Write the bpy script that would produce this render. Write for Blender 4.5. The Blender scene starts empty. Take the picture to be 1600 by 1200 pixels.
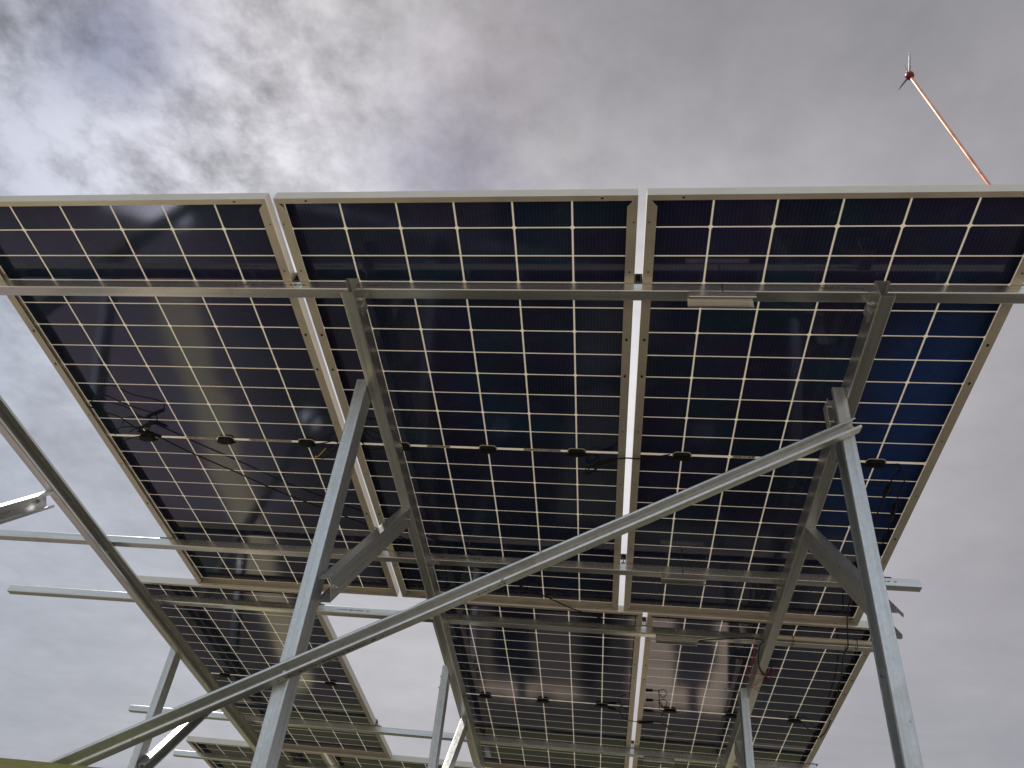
import bpy, math, random
from mathutils import Vector, Matrix
random.seed(7)
S = bpy.context.scene
R = math.radians

# ---------------------------------------------------------------- camera
cam = bpy.data.cameras.new('camera'); co = bpy.data.objects.new('camera', cam)
S.collection.objects.link(co); S.camera = co
right = Vector((0.99100, 0.09242, 0.09681)); down = Vector((0.02334, 0.59290, -0.80493)); fwd = Vector((-0.13179, 0.79995, 0.58541))
m = Matrix((right, -down, -fwd)).transposed().to_4x4()
m.translation = Vector((0.4965, 0.0, 1.0)); co.matrix_world = m
cam.sensor_width = 36; cam.lens = 36*1151.9/1600; cam.clip_start = 0.02; cam.clip_end = 5000
S.render.resolution_x = 1024; S.render.resolution_y = 768
S.view_settings.view_transform = 'Standard'; S.view_settings.look = 'None'
S.view_settings.exposure = 0.10; S.view_settings.gamma = 1.0

# ---------------------------------------------------------------- node helpers
def N(nt, t, **kw):
    n = nt.nodes.new(t)
    ins = kw.pop('ins', {})
    for k, v in kw.items(): setattr(n, k, v)
    for k, v in ins.items():
        if hasattr(v, 'is_output') or isinstance(v, bpy.types.NodeSocket): nt.links.new(v, n.inputs[k])
        else: n.inputs[k].default_value = v
    return n
def mth(nt, op, a, b=0.0, c=0.0, clamp=False):
    return N(nt, 'ShaderNodeMath', operation=op, use_clamp=clamp, ins={0: a, 1: b, 2: c}).outputs[0]
def mixc(nt, f, a, b, bt='MIX'):
    n = N(nt, 'ShaderNodeMix', data_type='RGBA', blend_type=bt)
    for s, v in ((n.inputs[0], f), (n.inputs[6], a), (n.inputs[7], b)):
        if isinstance(v, bpy.types.NodeSocket): nt.links.new(v, s)
        else: s.default_value = v if not isinstance(v, (tuple, list)) or len(v) == 4 else (*v, 1)
    return n.outputs[2]
def ramp(nt, f, stops):
    n = N(nt, 'ShaderNodeValToRGB', ins={0: f}); e = n.color_ramp.elements
    while len(e) < len(stops): e.new(0.5)
    for el, (p, c) in zip(e, stops):
        el.position = p; el.color = (*c, 1) if isinstance(c, (tuple, list)) else (c, c, c, 1)
    return n.outputs[0]
def rng(nt, v, a, b, c=0.0, d=1.0, smooth=False):
    n = N(nt, 'ShaderNodeMapRange', interpolation_type='SMOOTHSTEP' if smooth else 'LINEAR', ins={0: v, 1: a, 2: b, 3: c, 4: d})
    return n.outputs[0]

# ---------------------------------------------------------------- sky
SUN = Vector((-0.48, 0.29, 0.83)).normalized()
W = bpy.data.worlds.new('World'); S.world = W; W.use_nodes = True
nt = W.node_tree; nt.nodes.clear()
sky = N(nt, 'ShaderNodeTexSky', sky_type='NISHITA', sun_disc=False)
sky.sun_elevation = math.asin(SUN.z); sky.sun_rotation = math.atan2(SUN.x, SUN.y)
D = N(nt, 'ShaderNodeTexCoord').outputs['Generated']
sep = N(nt, 'ShaderNodeSeparateXYZ', ins={0: D})
# the cloud layer as a flat deck seen in perspective
zz = mth(nt, 'MAXIMUM', sep.outputs[2], 0.0)
den = mth(nt, 'ADD', zz, 0.16)
cx = mth(nt, 'DIVIDE', sep.outputs[0], den); cy = mth(nt, 'DIVIDE', sep.outputs[1], den)
deck = N(nt, 'ShaderNodeCombineXYZ', ins={0: cx, 1: cy, 2: 0.0}).outputs[0]
n1 = N(nt, 'ShaderNodeTexNoise', ins={'Vector': deck, 'Scale': 3.4, 'Detail': 9.0, 'Roughness': 0.58, 'Distortion': 0.1})
n2 = N(nt, 'ShaderNodeTexNoise', ins={'Vector': deck, 'Scale': 1.1, 'Detail': 4.0, 'Roughness': 0.5})
n3 = N(nt, 'ShaderNodeTexNoise', ins={'Vector': deck, 'Scale': 8.0, 'Detail': 12.0, 'Roughness': 0.66, 'Distortion': 0.12})
wob = N(nt, 'ShaderNodeVectorMath', operation='SUBTRACT', ins={0: n1.outputs['Color'], 1: (0.5, 0.5, 0.5)}).outputs[0]
wob = N(nt, 'ShaderNodeVectorMath', operation='SCALE', ins={0: wob, 'Scale': 0.26}).outputs[0]
DW = N(nt, 'ShaderNodeVectorMath', operation='ADD', ins={0: D, 1: wob}).outputs[0]
DW = N(nt, 'ShaderNodeVectorMath', operation='NORMALIZE', ins={0: DW}).outputs[0]
DS = N(nt, 'ShaderNodeVectorMath', operation='NORMALIZE', ins={0: N(nt, 'ShaderNodeVectorMath', operation='ADD', ins={0: D, 1: N(nt, 'ShaderNodeVectorMath', operation='SCALE', ins={0: wob, 'Scale': 0.35}).outputs[0]}).outputs[0]}).outputs[0]
def blob(v, k, src=None):
    d = N(nt, 'ShaderNodeVectorMath', operation='DOT_PRODUCT', ins={0: src or DW, 1: Vector(v).normalized()}).outputs['Value']
    return mth(nt, 'EXPONENT', mth(nt, 'MULTIPLY', mth(nt, 'SUBTRACT', d, 1.0), k))
col = None
def addc(c, f, amp):
    s = N(nt, 'ShaderNodeVectorMath', operation='SCALE', ins={0: amp, 'Scale': f}).outputs[0]
    if c is None: return s
    return N(nt, 'ShaderNodeVectorMath', operation='ADD', ins={0: c, 1: s}).outputs[0]
XTRA = [((-0.70, 0.44, 0.60), 30, (-0.12, -0.11, -0.085)), ((-0.42, 0.48, 0.77), 30, (0.07, 0.065, 0.065)), ((0.1, 0.97, 0.15), 4, (0.04, 0.035, 0.045)), ((0.62, 0.70, 0.36), 6, (0.035, 0.02, 0.025)), ((-0.55, 0.52, 0.65), 40, (0.03, 0.03, 0.03))]
back = rng(nt, sep.outputs[1], 0.25, -0.5, 0.0, 1.0, True)
col = addc(None, 1.0, (0.290, 0.289, 0.302))
col = addc(col, back, (0.20, 0.26, 0.31))
glow = blob((-0.50, 0.44, 0.75), 13)
col = addc(col, glow, (0.225, 0.212, 0.217))
col = addc(col, blob((-0.36, 0.40, 0.84), 60), (0.16, 0.15, 0.14))
col = addc(col, blob((-0.40, 0.55, 0.73), 70), (0.12, 0.115, 0.125))
col = addc(col, blob((-0.72, 0.62, 0.38), 8, D), (0.075, 0.11, 0.16))
col = addc(col, blob((-0.20, 0.93, 0.25), 9, D), (0.11, 0.10, 0.09))
col = addc(col, blob((0.03, 0.82, 0.57), 25, D), (0.36, 0.35, 0.34))
col = addc(col, blob((-0.535, 0.384, 0.746), 230, DS), (-0.36, -0.345, -0.31))
col = addc(col, blob((-0.285, 0.50, 0.815), 60, DS), (-0.13, -0.128, -0.118))
col = addc(col, blob((-0.20, 0.58, 0.76), 330), (-0.10, -0.10, -0.06))
col = addc(col, blob((-0.16, 0.50, 0.85), 130), (0.05, 0.035, 0.03))
col = addc(col, blob((0.03, 0.44, 0.90), 30), (-0.055, -0.06, -0.055))
col = addc(col, blob((0.385, 0.892, 0.18), 35), (-0.05, -0.035, -0.025))
for v_, k_, a_ in XTRA: col = addc(col, blob(v_, k_, D), a_)
# cloud texture: strong and broken near the glow, faint elsewhere
tex = mth(nt, 'ADD', mth(nt, 'MULTIPLY', mth(nt, 'SUBTRACT', n1.outputs[0], 0.5), 1.7), mth(nt, 'MULTIPLY', mth(nt, 'SUBTRACT', n3.outputs[0], 0.5), 1.7))
n4 = N(nt, 'ShaderNodeTexNoise', ins={'Vector': deck, 'Scale': 5.2, 'Detail': 8.0, 'Roughness': 0.55})
rid = mth(nt, 'ABSOLUTE', mth(nt, 'SUBTRACT', n4.outputs[0], 0.5))
rid = mth(nt, 'SUBTRACT', 0.09, mth(nt, 'MINIMUM', rid, 0.2))
tex = mth(nt, 'ADD', tex, mth(nt, 'MULTIPLY', rid, -2.2))
amp = mth(nt, 'ADD', mth(nt, 'MULTIPLY', blob((-0.60, 0.43, 0.70), 12, D), 1.15), 0.16)
amp = mth(nt, 'MULTIPLY', amp, rng(nt, sep.outputs[2], 0.30, 0.68, 0.5, 1.0, True))
tex = mth(nt, 'SMOOTH_MIN', mth(nt, 'ADD', 1.0, mth(nt, 'MULTIPLY', tex, amp)), 1.22, 0.25)
low = mth(nt, 'ADD', 1.0, mth(nt, 'MULTIPLY', mth(nt, 'SUBTRACT', n2.outputs[0], 0.5), 0.5))
col = N(nt, 'ShaderNodeVectorMath', operation='SCALE', ins={0: col, 'Scale': mth(nt, 'MULTIPLY', tex, low)}).outputs[0]
col = N(nt, 'ShaderNodeVectorMath', operation='SCALE', ins={0: col, 'Scale': 10.0}).outputs[0]
cover = mth(nt, 'MULTIPLY', rng(nt, n1.outputs[0], 0.25, 0.5, 0.95, 0.985, True), 1.0)
fin = mixc(nt, cover, sky.outputs[0], col)
bg = N(nt, 'ShaderNodeBackground', ins={0: fin, 1: 0.1})
N(nt, 'ShaderNodeOutputWorld', ins={0: bg.outputs[0]})

sl = bpy.data.lights.new('sun', 'SUN'); so = bpy.data.objects.new('sun', sl); S.collection.objects.link(so)
sl.energy = 4.6; sl.angle = R(2.5); sl.color = (1.0, 0.95, 0.88)
so.rotation_euler = SUN.to_track_quat('Z', 'Y').to_euler()

# ---------------------------------------------------------------- materials
def mat(name):
    m = bpy.data.materials.new(name); m.use_nodes = True; nt = m.node_tree; nt.nodes.clear()
    out = N(nt, 'ShaderNodeOutputMaterial')
    return m, nt, out
def simple(name, c, rough=0.5, metal=0.0, var=0.12, scale=40.0, spec=0.5, bump=0.0):
    m, nt, out = mat(name)
    tc = N(nt, 'ShaderNodeTexCoord')
    n = N(nt, 'ShaderNodeTexNoise', ins={'Vector': tc.outputs['Object'], 'Scale': scale, 'Detail': 5.0})
    c2 = tuple(x*(1-var) for x in c); c3 = tuple(min(1, x*(1+var)) for x in c)
    col = ramp(nt, n.outputs[0], [(0.3, c2), (0.7, c3)])
    rr = rng(nt, n.outputs[0], 0.3, 0.7, rough*0.85, min(1, rough*1.15))
    b = N(nt, 'ShaderNodeBsdfPrincipled', ins={'Base Color': col, 'Roughness': rr, 'Metallic': metal, 'Specular IOR Level': spec})
    if bump:
        bp = N(nt, 'ShaderNodeBump', ins={'Strength': bump, 'Distance': 0.002, 'Height': n.outputs[0]})
        nt.links.new(bp.outputs[0], b.inputs['Normal'])
    nt.links.new(b.outputs[0], out.inputs[0])
    return m

def galvanised(name, base, rough, stain=0.35, metal=0.78, spang=0.3, spot=0.6, bump=0.16):
    m, nt, out = mat(name)
    tc = N(nt, 'ShaderNodeTexCoord').outputs['Object']
    oi = N(nt, 'ShaderNodeObjectInfo').outputs['Random']
    off = N(nt, 'ShaderNodeVectorMath', operation='ADD', ins={0: tc, 1: N(nt, 'ShaderNodeCombineXYZ', ins={0: mth(nt, 'MULTIPLY', oi, 9.0), 1: oi, 2: 0.0}).outputs[0]}).outputs[0]
    v = N(nt, 'ShaderNodeTexVoronoi', ins={'Vector': off, 'Scale': 95.0, 'Randomness': 1.0})
    vs = N(nt, 'ShaderNodeSeparateColor', ins={0: v.outputs['Color']})
    n = N(nt, 'ShaderNodeTexNoise', ins={'Vector': off, 'Scale': 5.0, 'Detail': 8.0, 'Roughness': 0.65})
    # streaks drawn out along the member
    st = N(nt, 'ShaderNodeMapping', ins={'Vector': off, 'Scale': (1.2, 45.0, 45.0)})
    ns = N(nt, 'ShaderNodeTexNoise', ins={'Vector': st.outputs[0], 'Scale': 1.5, 'Detail': 4.0})
    c = mixc(nt, mth(nt, 'MULTIPLY', vs.outputs[0], spang), base, tuple(x*0.72 for x in base))
    c = mixc(nt, rng(nt, ns.outputs[0], 0.42, 0.68, 0.0, 0.5), c, tuple(x*0.6 for x in base))
    c = mixc(nt, mth(nt, 'MULTIPLY', rng(nt, n.outputs[0], 0.55, 0.75, 0, 1, True), stain), c, (0.36, 0.31, 0.24))
    spots = N(nt, 'ShaderNodeTexNoise', ins={'Vector': off, 'Scale': 38.0, 'Detail': 3.0})
    c = mixc(nt, rng(nt, spots.outputs[0], 0.70, 0.76, 0, spot), c, (0.10, 0.085, 0.07))
    rr = mth(nt, 'ADD', rough, mth(nt, 'MULTIPLY', mth(nt, 'ADD', mth(nt, 'MULTIPLY', vs.outputs[1], spang*2), mth(nt, 'MULTIPLY', n.outputs[0], 1.0)), 0.14))
    bp = N(nt, 'ShaderNodeBump', ins={'Strength': bump, 'Distance': 0.0015, 'Height': mth(nt, 'ADD', n.outputs[0], mth(nt, 'MULTIPLY', ns.outputs[0], 0.4))})
    b = N(nt, 'ShaderNodeBsdfPrincipled', ins={'Base Color': c, 'Roughness': rr, 'Metallic': metal, 'Normal': bp.outputs[0]})
    nt.links.new(b.outputs[0], out.inputs[0])
    return m
GALV = galvanised('galvanised_steel', (0.76, 0.77, 0.77), 0.24, 0.45, 0.84, 0.42, 0.7, 0.10)
GALV_RAIL = galvanised('galvanised_rail', (0.70, 0.70, 0.68), 0.15, 0.45, 0.88, 0.12, 0.15, 0.02)
GALV_POST = galvanised('galvanised_post', (0.72, 0.745, 0.76), 0.26, 0.42, 0.86, 0.42, 0.7, 0.10)
GALV_RAFTER = galvanised('galvanised_rafter', (0.72, 0.72, 0.69), 0.22, 0.5, 0.88, 0.14, 0.12, 0.015)
ALU = simple('anodised_aluminium', (0.66, 0.61, 0.53), 0.42, 0.55, 0.06, 12)
BOLT = simple('zinc_bolt', (0.62, 0.60, 0.55), 0.3, 0.9, 0.2, 200)
DARKMETAL = simple('dark_clamp_metal', (0.09, 0.09, 0.10), 0.4, 0.6)
HOLE = simple('drain_hole_shadow', (0.015, 0.012, 0.01), 0.9)
BLACK = simple('black_cable_rubber', (0.008, 0.008, 0.009), 0.5, 0, 0.2, spec=0.25)
BOX = simple('black_box_plastic', (0.007, 0.0075, 0.009), 0.5, 0, 0.25, 60, spec=0.25, bump=0.1)
SEAL = simple('white_silicone', (0.72, 0.68, 0.62), 0.5)
INK = simple('printed_ink', (0.07, 0.065, 0.06), 0.7)
COPPER = simple('copper_pipe', (0.66, 0.31, 0.21), 0.33, 0.9, 0.35, 14)
REDB = simple('dark_red_head', (0.16, 0.012, 0.02), 0.35, 0.3)
REDW = simple('red_wire', (0.42, 0.03, 0.035), 0.5)
YEL = simple('yellow_tie', (0.75, 0.50, 0.03), 0.5)
PVC = simple('cream_pvc', (0.70, 0.62, 0.50), 0.45, 0, 0.05)

def label_mat():
    m, nt, out = mat('barcode_label')
    tc = N(nt, 'ShaderNodeTexCoord').outputs['Object']
    n = N(nt, 'ShaderNodeTexNoise', ins={'Vector': tc, 'Scale': 240.0, 'Detail': 2.0})
    c = mixc(nt, rng(nt, n.outputs[0], 0.55, 0.62, 0, 0.55), (0.74, 0.70, 0.62), (0.32, 0.28, 0.24))
    b = N(nt, 'ShaderNodeBsdfPrincipled', ins={'Base Color': c, 'Roughness': 0.5})
    tr = N(nt, 'ShaderNodeBsdfTranslucent', ins={0: c})
    mx = N(nt, 'ShaderNodeMixShader', ins={0: 0.3, 1: b.outputs[0], 2: tr.outputs[0]})
    nt.links.new(mx.outputs[0], out.inputs[0]); return m
LABEL = label_mat()

DU, DV, G = 0.184, 0.1043, 0.0082
def cells_mat():
    m, nt, out = mat('bifacial_cells')
    tc = N(nt, 'ShaderNodeTexCoord').outputs['Object']
    s = N(nt, 'ShaderNodeSeparateXYZ', ins={0: tc})
    X, Y = s.outputs[0], s.outputs[1]
    u = mth(nt, 'ADD', mth(nt, 'DIVIDE', X, DU), 3.0)
    iu = mth(nt, 'FLOOR', u); fu = mth(nt, 'SUBTRACT', u, iu)
    du = mth(nt, 'MULTIPLY', mth(nt, 'MINIMUM', fu, mth(nt, 'SUBTRACT', 1.0, fu)), DU)
    w = mth(nt, 'SUBTRACT', mth(nt, 'ABSOLUTE', Y), G/2)
    v = mth(nt, 'DIVIDE', w, DV); iv = mth(nt, 'FLOOR', v); fv = mth(nt, 'SUBTRACT', v, iv)
    dv = mth(nt, 'MULTIPLY', mth(nt, 'MINIMUM', fv, mth(nt, 'SUBTRACT', 1.0, fv)), DV)
    g1 = mth(nt, 'LESS_THAN', du, 0.0031)
    g2 = mth(nt, 'LESS_THAN', dv, 0.0024)
    g3 = mth(nt, 'LESS_THAN', w, 0.0)
    par = mth(nt, 'MODULO', iv, 2.0)
    # each half cell keeps its two clipped corners on the outer side
    far = mth(nt, 'GREATER_THAN', fv, 0.5)
    side = mth(nt, 'COMPARE', far, par, 0.1)
    ch = mth(nt, 'ADD', 0.0060, mth(nt, 'MULTIPLY', side, 0.0042))
    g4 = mth(nt, 'LESS_THAN', mth(nt, 'ADD', du, dv), ch)
    grid = mth(nt, 'MAXIMUM', mth(nt, 'MAXIMUM', g1, g2), mth(nt, 'MAXIMUM', g3, g4))
    mid = mth(nt, 'LESS_THAN', mth(nt, 'ABSOLUTE', Y), 0.0012)
    # every cell its own tint, plus slow drifts of the coating colour
    oi = N(nt, 'ShaderNodeObjectInfo').outputs['Random']
    idx = N(nt, 'ShaderNodeCombineXYZ', ins={0: iu, 1: mth(nt, 'MULTIPLY', iv, mth(nt, 'SIGN', Y)), 2: mth(nt, 'MULTIPLY', oi, 37.0)}).outputs[0]
    wn = N(nt, 'ShaderNodeTexWhiteNoise', noise_dimensions='3D', ins={'Vector': idx})
    ws = N(nt, 'ShaderNodeSeparateColor', ins={0: wn.outputs['Color']})
    off = N(nt, 'ShaderNodeVectorMath', operation='ADD', ins={0: tc, 1: N(nt, 'ShaderNodeCombineXYZ', ins={0: mth(nt, 'MULTIPLY', oi, 20.0), 1: 0.0, 2: 0.0}).outputs[0]}).outputs[0]
    nn = N(nt, 'ShaderNodeTexNoise', ins={'Vector': off, 'Scale': 1.7, 'Detail': 3.0})
    nn2 = N(nt, 'ShaderNodeTexNoise', ins={'Vector': off, 'Scale': 3.1, 'Detail': 2.0})
    c = ramp(nt, nn.outputs[0], [(0.30, (0.010, 0.018, 0.045)), (0.46, (0.012, 0.017, 0.047)), (0.56, (0.021, 0.018, 0.054)), (0.72, (0.010, 0.025, 0.082))])
    c = mixc(nt, rng(nt, nn2.outputs[0], 0.5, 0.66, 0, 0.55), c, (0.006, 0.038, 0.062))
    c = mixc(nt, mth(nt, 'MULTIPLY', ws.outputs[0], 0.25), c, (0.018, 0.013, 0.046))
    bright = mth(nt, 'ADD', 1.05, mth(nt, 'MULTIPLY', ws.outputs[1], 0.4))
    c = N(nt, 'ShaderNodeVectorMath', operation='SCALE', ins={0: c, 'Scale': bright}).outputs[0]
    # blue-tinted strip toward the outer edge of one panel
    bz = N(nt, 'ShaderNodeAttribute', attribute_type='OBJECT', attribute_name='blue_tint').outputs['Fac']
    edge = mth(nt, 'MULTIPLY', rng(nt, X, 0.10, 0.42, 0, 1, True), mth(nt, 'MULTIPLY', rng(nt, Y, -0.95, -0.45, 0, 1, True), rng(nt, Y, 0.75, 0.2, 0, 1, True)))
    c = mixc(nt, mth(nt, 'MULTIPLY', mth(nt, 'MULTIPLY', edge, bz), 0.85), c, (0.015, 0.055, 0.24))
    # printed fingers and busbars
    bus = mth(nt, 'FRACT', mth(nt, 'MULTIPLY', fu, 16.0))
    bus = mth(nt, 'LESS_THAN', mth(nt, 'ABSOLUTE', mth(nt, 'SUBTRACT', bus, 0.5)), 0.075)
    c = mixc(nt, mth(nt, 'MULTIPLY', bus, 0.20), c, (0.10, 0.11, 0.14))
    wav = N(nt, 'ShaderNodeTexNoise', ins={'Vector': off, 'Scale': 190.0, 'Detail': 2.0})
    wav2 = N(nt, 'ShaderNodeTexNoise', ins={'Vector': off, 'Scale': 2.2, 'Detail': 1.0})
    h = mth(nt, 'ADD', mth(nt, 'MULTIPLY', wav.outputs[0], 0.00006), mth(nt, 'MULTIPLY', wav2.outputs[0], 0.0016))
    bp = N(nt, 'ShaderNodeBump', ins={'Strength': 1.0, 'Distance': 1.0, 'Height': h})
    dust = N(nt, 'ShaderNodeTexNoise', ins={'Vector': off, 'Scale': 14.0, 'Detail': 8.0, 'Roughness': 0.7})
    c = mixc(nt, rng(nt, dust.outputs[0], 0.5, 0.8, 0.0, 0.07), c, (0.3, 0.27, 0.24))
    cell = N(nt, 'ShaderNodeBsdfPrincipled', ins={'Base Color': c, 'Roughness': 0.07, 'IOR': 1.52, 'Specular IOR Level': 0.9, 'Specular Tint': (0.64, 0.68, 0.95, 1), 'Normal': bp.outputs[0]})
    gc = mixc(nt, mid, (0.86, 0.82, 0.76), (0.40, 0.32, 0.28))
    gd = N(nt, 'ShaderNodeBsdfPrincipled', ins={'Base Color': gc, 'Roughness': 0.12, 'Normal': bp.outputs[0]})
    tr = N(nt, 'ShaderNodeBsdfTranslucent', ins={0: (0.95, 0.90, 0.82, 1)})
    gm = N(nt, 'ShaderNodeMixShader', ins={0: 0.42, 1: gd.outputs[0], 2: tr.outputs[0]})
    mx = N(nt, 'ShaderNodeMixShader', ins={0: grid, 1: cell.outputs[0], 2: gm.outputs[0]})
    nt.links.new(mx.outputs[0], out.inputs[0])
    return m
CELLS = cells_mat()

def ground_mat():
    m, nt, out = mat('dry_ground')
    tc = N(nt, 'ShaderNodeTexCoord').outputs['Object']
    s = N(nt, 'ShaderNodeSeparateXYZ', ins={0: tc})
    n = N(nt, 'ShaderNodeTexNoise', ins={'Vector': tc, 'Scale': 1.3, 'Detail': 9.0, 'Roughness': 0.6})
    f = N(nt, 'ShaderNodeTexNoise', ins={'Vector': tc, 'Scale': 22.0, 'Detail': 8.0, 'Roughness': 0.7})
    wx = mth(nt, 'ADD', s.outputs[0], mth(nt, 'MULTIPLY', mth(nt, 'SUBTRACT', n.outputs[0], 0.5), 0.35))
    wy = mth(nt, 'ADD', s.outputs[1], mth(nt, 'MULTIPLY', mth(nt, 'SUBTRACT', n.outputs[0], 0.5), 0.9))
    soil = ramp(nt, f.outputs[0], [(0.3, (0.25, 0.21, 0.165)), (0.7, (0.40, 0.34, 0.27))])
    grass = ramp(nt, f.outputs[0], [(0.3, (0.05, 0.055, 0.025)), (0.7, (0.12, 0.118, 0.06))])
    painted_shade = ramp(nt, f.outputs[0], [(0.3, (0.035, 0.034, 0.030)), (0.7, (0.095, 0.088, 0.075))])  # dark tone under the array: its shade is painted into the ground
    painted_streak = ramp(nt, f.outputs[0], [(0.3, (0.50, 0.44, 0.26)), (0.7, (0.66, 0.59, 0.38))])  # bright streak of light, put into the ground as a colour
    painted_sun = ramp(nt, f.outputs[0], [(0.3, (0.68, 0.54, 0.40)), (0.7, (0.82, 0.67, 0.51))])  # pale colour standing in for sunlit patches of ground
    def inside(v, a, b, e): return mth(nt, 'MULTIPLY', rng(nt, v, a-e, a+e, 0, 1, True), rng(nt, v, b+e, b-e, 0, 1, True))
    def rect(x0, x1, y0, y1, e): return mth(nt, 'MULTIPLY', inside(wx, x0, x1, e), inside(wy, y0, y1, e))
    mauve = ramp(nt, f.outputs[0], [(0.3, (0.15, 0.125, 0.135)), (0.7, (0.27, 0.225, 0.24))])
    c = mixc(nt, rect(-7.5, 5.5, 1.7, 9.0, 0.30), soil, painted_shade)
    c = mixc(nt, rect(-5.4, -2.5, 2.4, 5.6, 0.45), c, mauve)
    c = mixc(nt, rng(nt, wy, 8.3, 8.7, 0, 1, True), c, grass)
    c = mixc(nt, rect(-0.85, 0.25, 6.60, 8.0, 0.10), c, painted_sun)
    c = mixc(nt, rect(0.80, 1.80, 6.60, 8.0, 0.10), c, painted_sun)
    # dark silhouettes painted into the ground colour for the panels to mirror
    for sx in (-0.45, 1.40):
        e1 = rect(sx-0.20, sx+0.20, 5.8, 7.65, 0.06); e2 = rect(sx-0.02, sx+0.10, 7.4, 8.2, 0.04)
        c = mixc(nt, mth(nt, 'MAXIMUM', e1, e2), c, (0.07, 0.065, 0.07))
    c = mixc(nt, rect(-3.16, -2.84, 3.0, 8.2, 0.05), c, painted_streak)
    wet = rect(-3.3, -2.6, 2.30, 2.62, 0.07)
    c = mixc(nt, wet, c, (0.10, 0.09, 0.075))
    rg = mth(nt, 'SUBTRACT', 0.95, mth(nt, 'MULTIPLY', wet, 0.72)); sp = mth(nt, 'ADD', 0.2, mth(nt, 'MULTIPLY', wet, 0.5))
    bp = N(nt, 'ShaderNodeBump', ins={'Strength': mth(nt, 'SUBTRACT', 0.5, mth(nt, 'MULTIPLY', wet, 0.48)), 'Distance': 0.03, 'Height': f.outputs[0]})
    b = N(nt, 'ShaderNodeBsdfPrincipled', ins={'Base Color': c, 'Roughness': rg, 'Specular IOR Level': sp, 'Normal': bp.outputs[0]})
    nt.links.new(b.outputs[0], out.inputs[0]); return m
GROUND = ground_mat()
def bank_mat():
    m, nt, out = mat('bank_grass')
    tc = N(nt, 'ShaderNodeTexCoord').outputs['Object']
    n = N(nt, 'ShaderNodeTexNoise', ins={'Vector': tc, 'Scale': 4.0, 'Detail': 6.0})
    f = N(nt, 'ShaderNodeTexNoise', ins={'Vector': tc, 'Scale': 60.0, 'Detail': 4.0})
    c = ramp(nt, n.outputs[0], [(0.35, (0.22, 0.22, 0.045)), (0.52, (0.34, 0.32, 0.08)), (0.68, (0.36, 0.27, 0.13))])
    c = mixc(nt, mth(nt, 'MULTIPLY', f.outputs[0], 0.4), c, (0.06, 0.08, 0.015))
    bp = N(nt, 'ShaderNodeBump', ins={'Strength': 0.4, 'Distance': 0.01, 'Height': f.outputs[0]})
    b = N(nt, 'ShaderNodeBsdfPrincipled', ins={'Base Color': c, 'Roughness': 0.85, 'Normal': bp.outputs[0]})
    nt.links.new(b.outputs[0], out.inputs[0]); return m
BANK = bank_mat()
# ---------------------------------------------------------------- mesh helpers
class MB:
    def __init__(s): s.v = []; s.f = []; s.sm = []; s.mi = {}; s.cur = 0
    def add(s, vs, fs, smooth=False):
        if s.cur:
            for i in range(len(s.f), len(s.f)+len(fs)): s.mi[i] = s.cur
        o = len(s.v); s.v += [tuple(v) for v in vs]; s.f += [tuple(i+o for i in f) for f in fs]; s.sm += [smooth]*len(fs)
    def box(s, a, b):
        x0, y0, z0 = a; x1, y1, z1 = b
        s.add([(x0,y0,z0),(x1,y0,z0),(x1,y1,z0),(x0,y1,z0),(x0,y0,z1),(x1,y0,z1),(x1,y1,z1),(x0,y1,z1)],
              [(0,3,2,1),(4,5,6,7),(0,1,5,4),(1,2,6,5),(2,3,7,6),(3,0,4,7)])
    def prism(s, poly, z0, z1, smooth_from=None):
        n = len(poly)
        s.add([(x,y,z0) for x,y in poly]+[(x,y,z1) for x,y in poly],
              [tuple(range(n-1,-1,-1)), tuple(range(n,2*n))]+[(i,(i+1)%n,n+(i+1)%n,n+i) for i in range(n)])
    def tube(s, pts, r, n=8, caps=True):
        pts = [Vector(p) for p in pts]; rings = []
        t = (pts[1]-pts[0]).normalized(); up = Vector((0,0,1)) if abs(t.z) < .9 else Vector((1,0,0))
        a = t.cross(up).normalized()
        for i, p in enumerate(pts):
            t = (pts[min(i+1,len(pts)-1)]-pts[max(i-1,0)]).normalized()
            a = (a - t*a.dot(t)).normalized(); b = t.cross(a)
            rr = r[i] if isinstance(r, (list, tuple)) else r
            rings.append([p+(a*math.cos(2*math.pi*k/n)+b*math.sin(2*math.pi*k/n))*rr for k in range(n)])
        vs = [v for q in rings for v in q]; fs = []
        for i in range(len(rings)-1):
            for k in range(n): fs.append((i*n+k, i*n+(k+1)%n, (i+1)*n+(k+1)%n, (i+1)*n+k))
        s.add(vs, fs, True)
        if caps: s.add(rings[0], [tuple(range(n))[::-1]]); s.add(rings[-1], [tuple(range(n))])
    def build(s, name, m, parent=None, loc=None, rot=None):
        me = bpy.data.meshes.new(name); me.from_pydata(s.v, [], s.f)
        for q in (m if isinstance(m, (list, tuple)) else [m]): me.materials.append(q)
        for i, k in s.mi.items(): me.polygons[i].material_index = k
        for p, q in zip(me.polygons, s.sm): p.use_smooth = q
        me.update()
        o = bpy.data.objects.new(name, me); S.collection.objects.link(o)
        if parent: o.parent = parent
        if loc is not None: o.location = loc
        if rot is not None: o.rotation_euler = rot
        return o
def smooth_path(pts, k=5):
    P = [Vector(p) for p in pts]; out = []
    for i in range(len(P)-1):
        p0 = P[max(i-1,0)]; p1 = P[i]; p2 = P[i+1]; p3 = P[min(i+2,len(P)-1)]
        for j in range(k):
            t = j/k
            out.append(0.5*((2*p1)+(p2-p0)*t+(2*p0-5*p1+4*p2-p3)*t*t+(3*p1-p0-3*p2+p3)*t**3))
    out.append(P[-1]); return out
def tag(o, label=None, cat=None, group=None, kind=None):
    if label: o['label'] = label
    if cat: o['category'] = cat
    if group: o['group'] = group
    if kind: o['kind'] = kind
    return o
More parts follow.
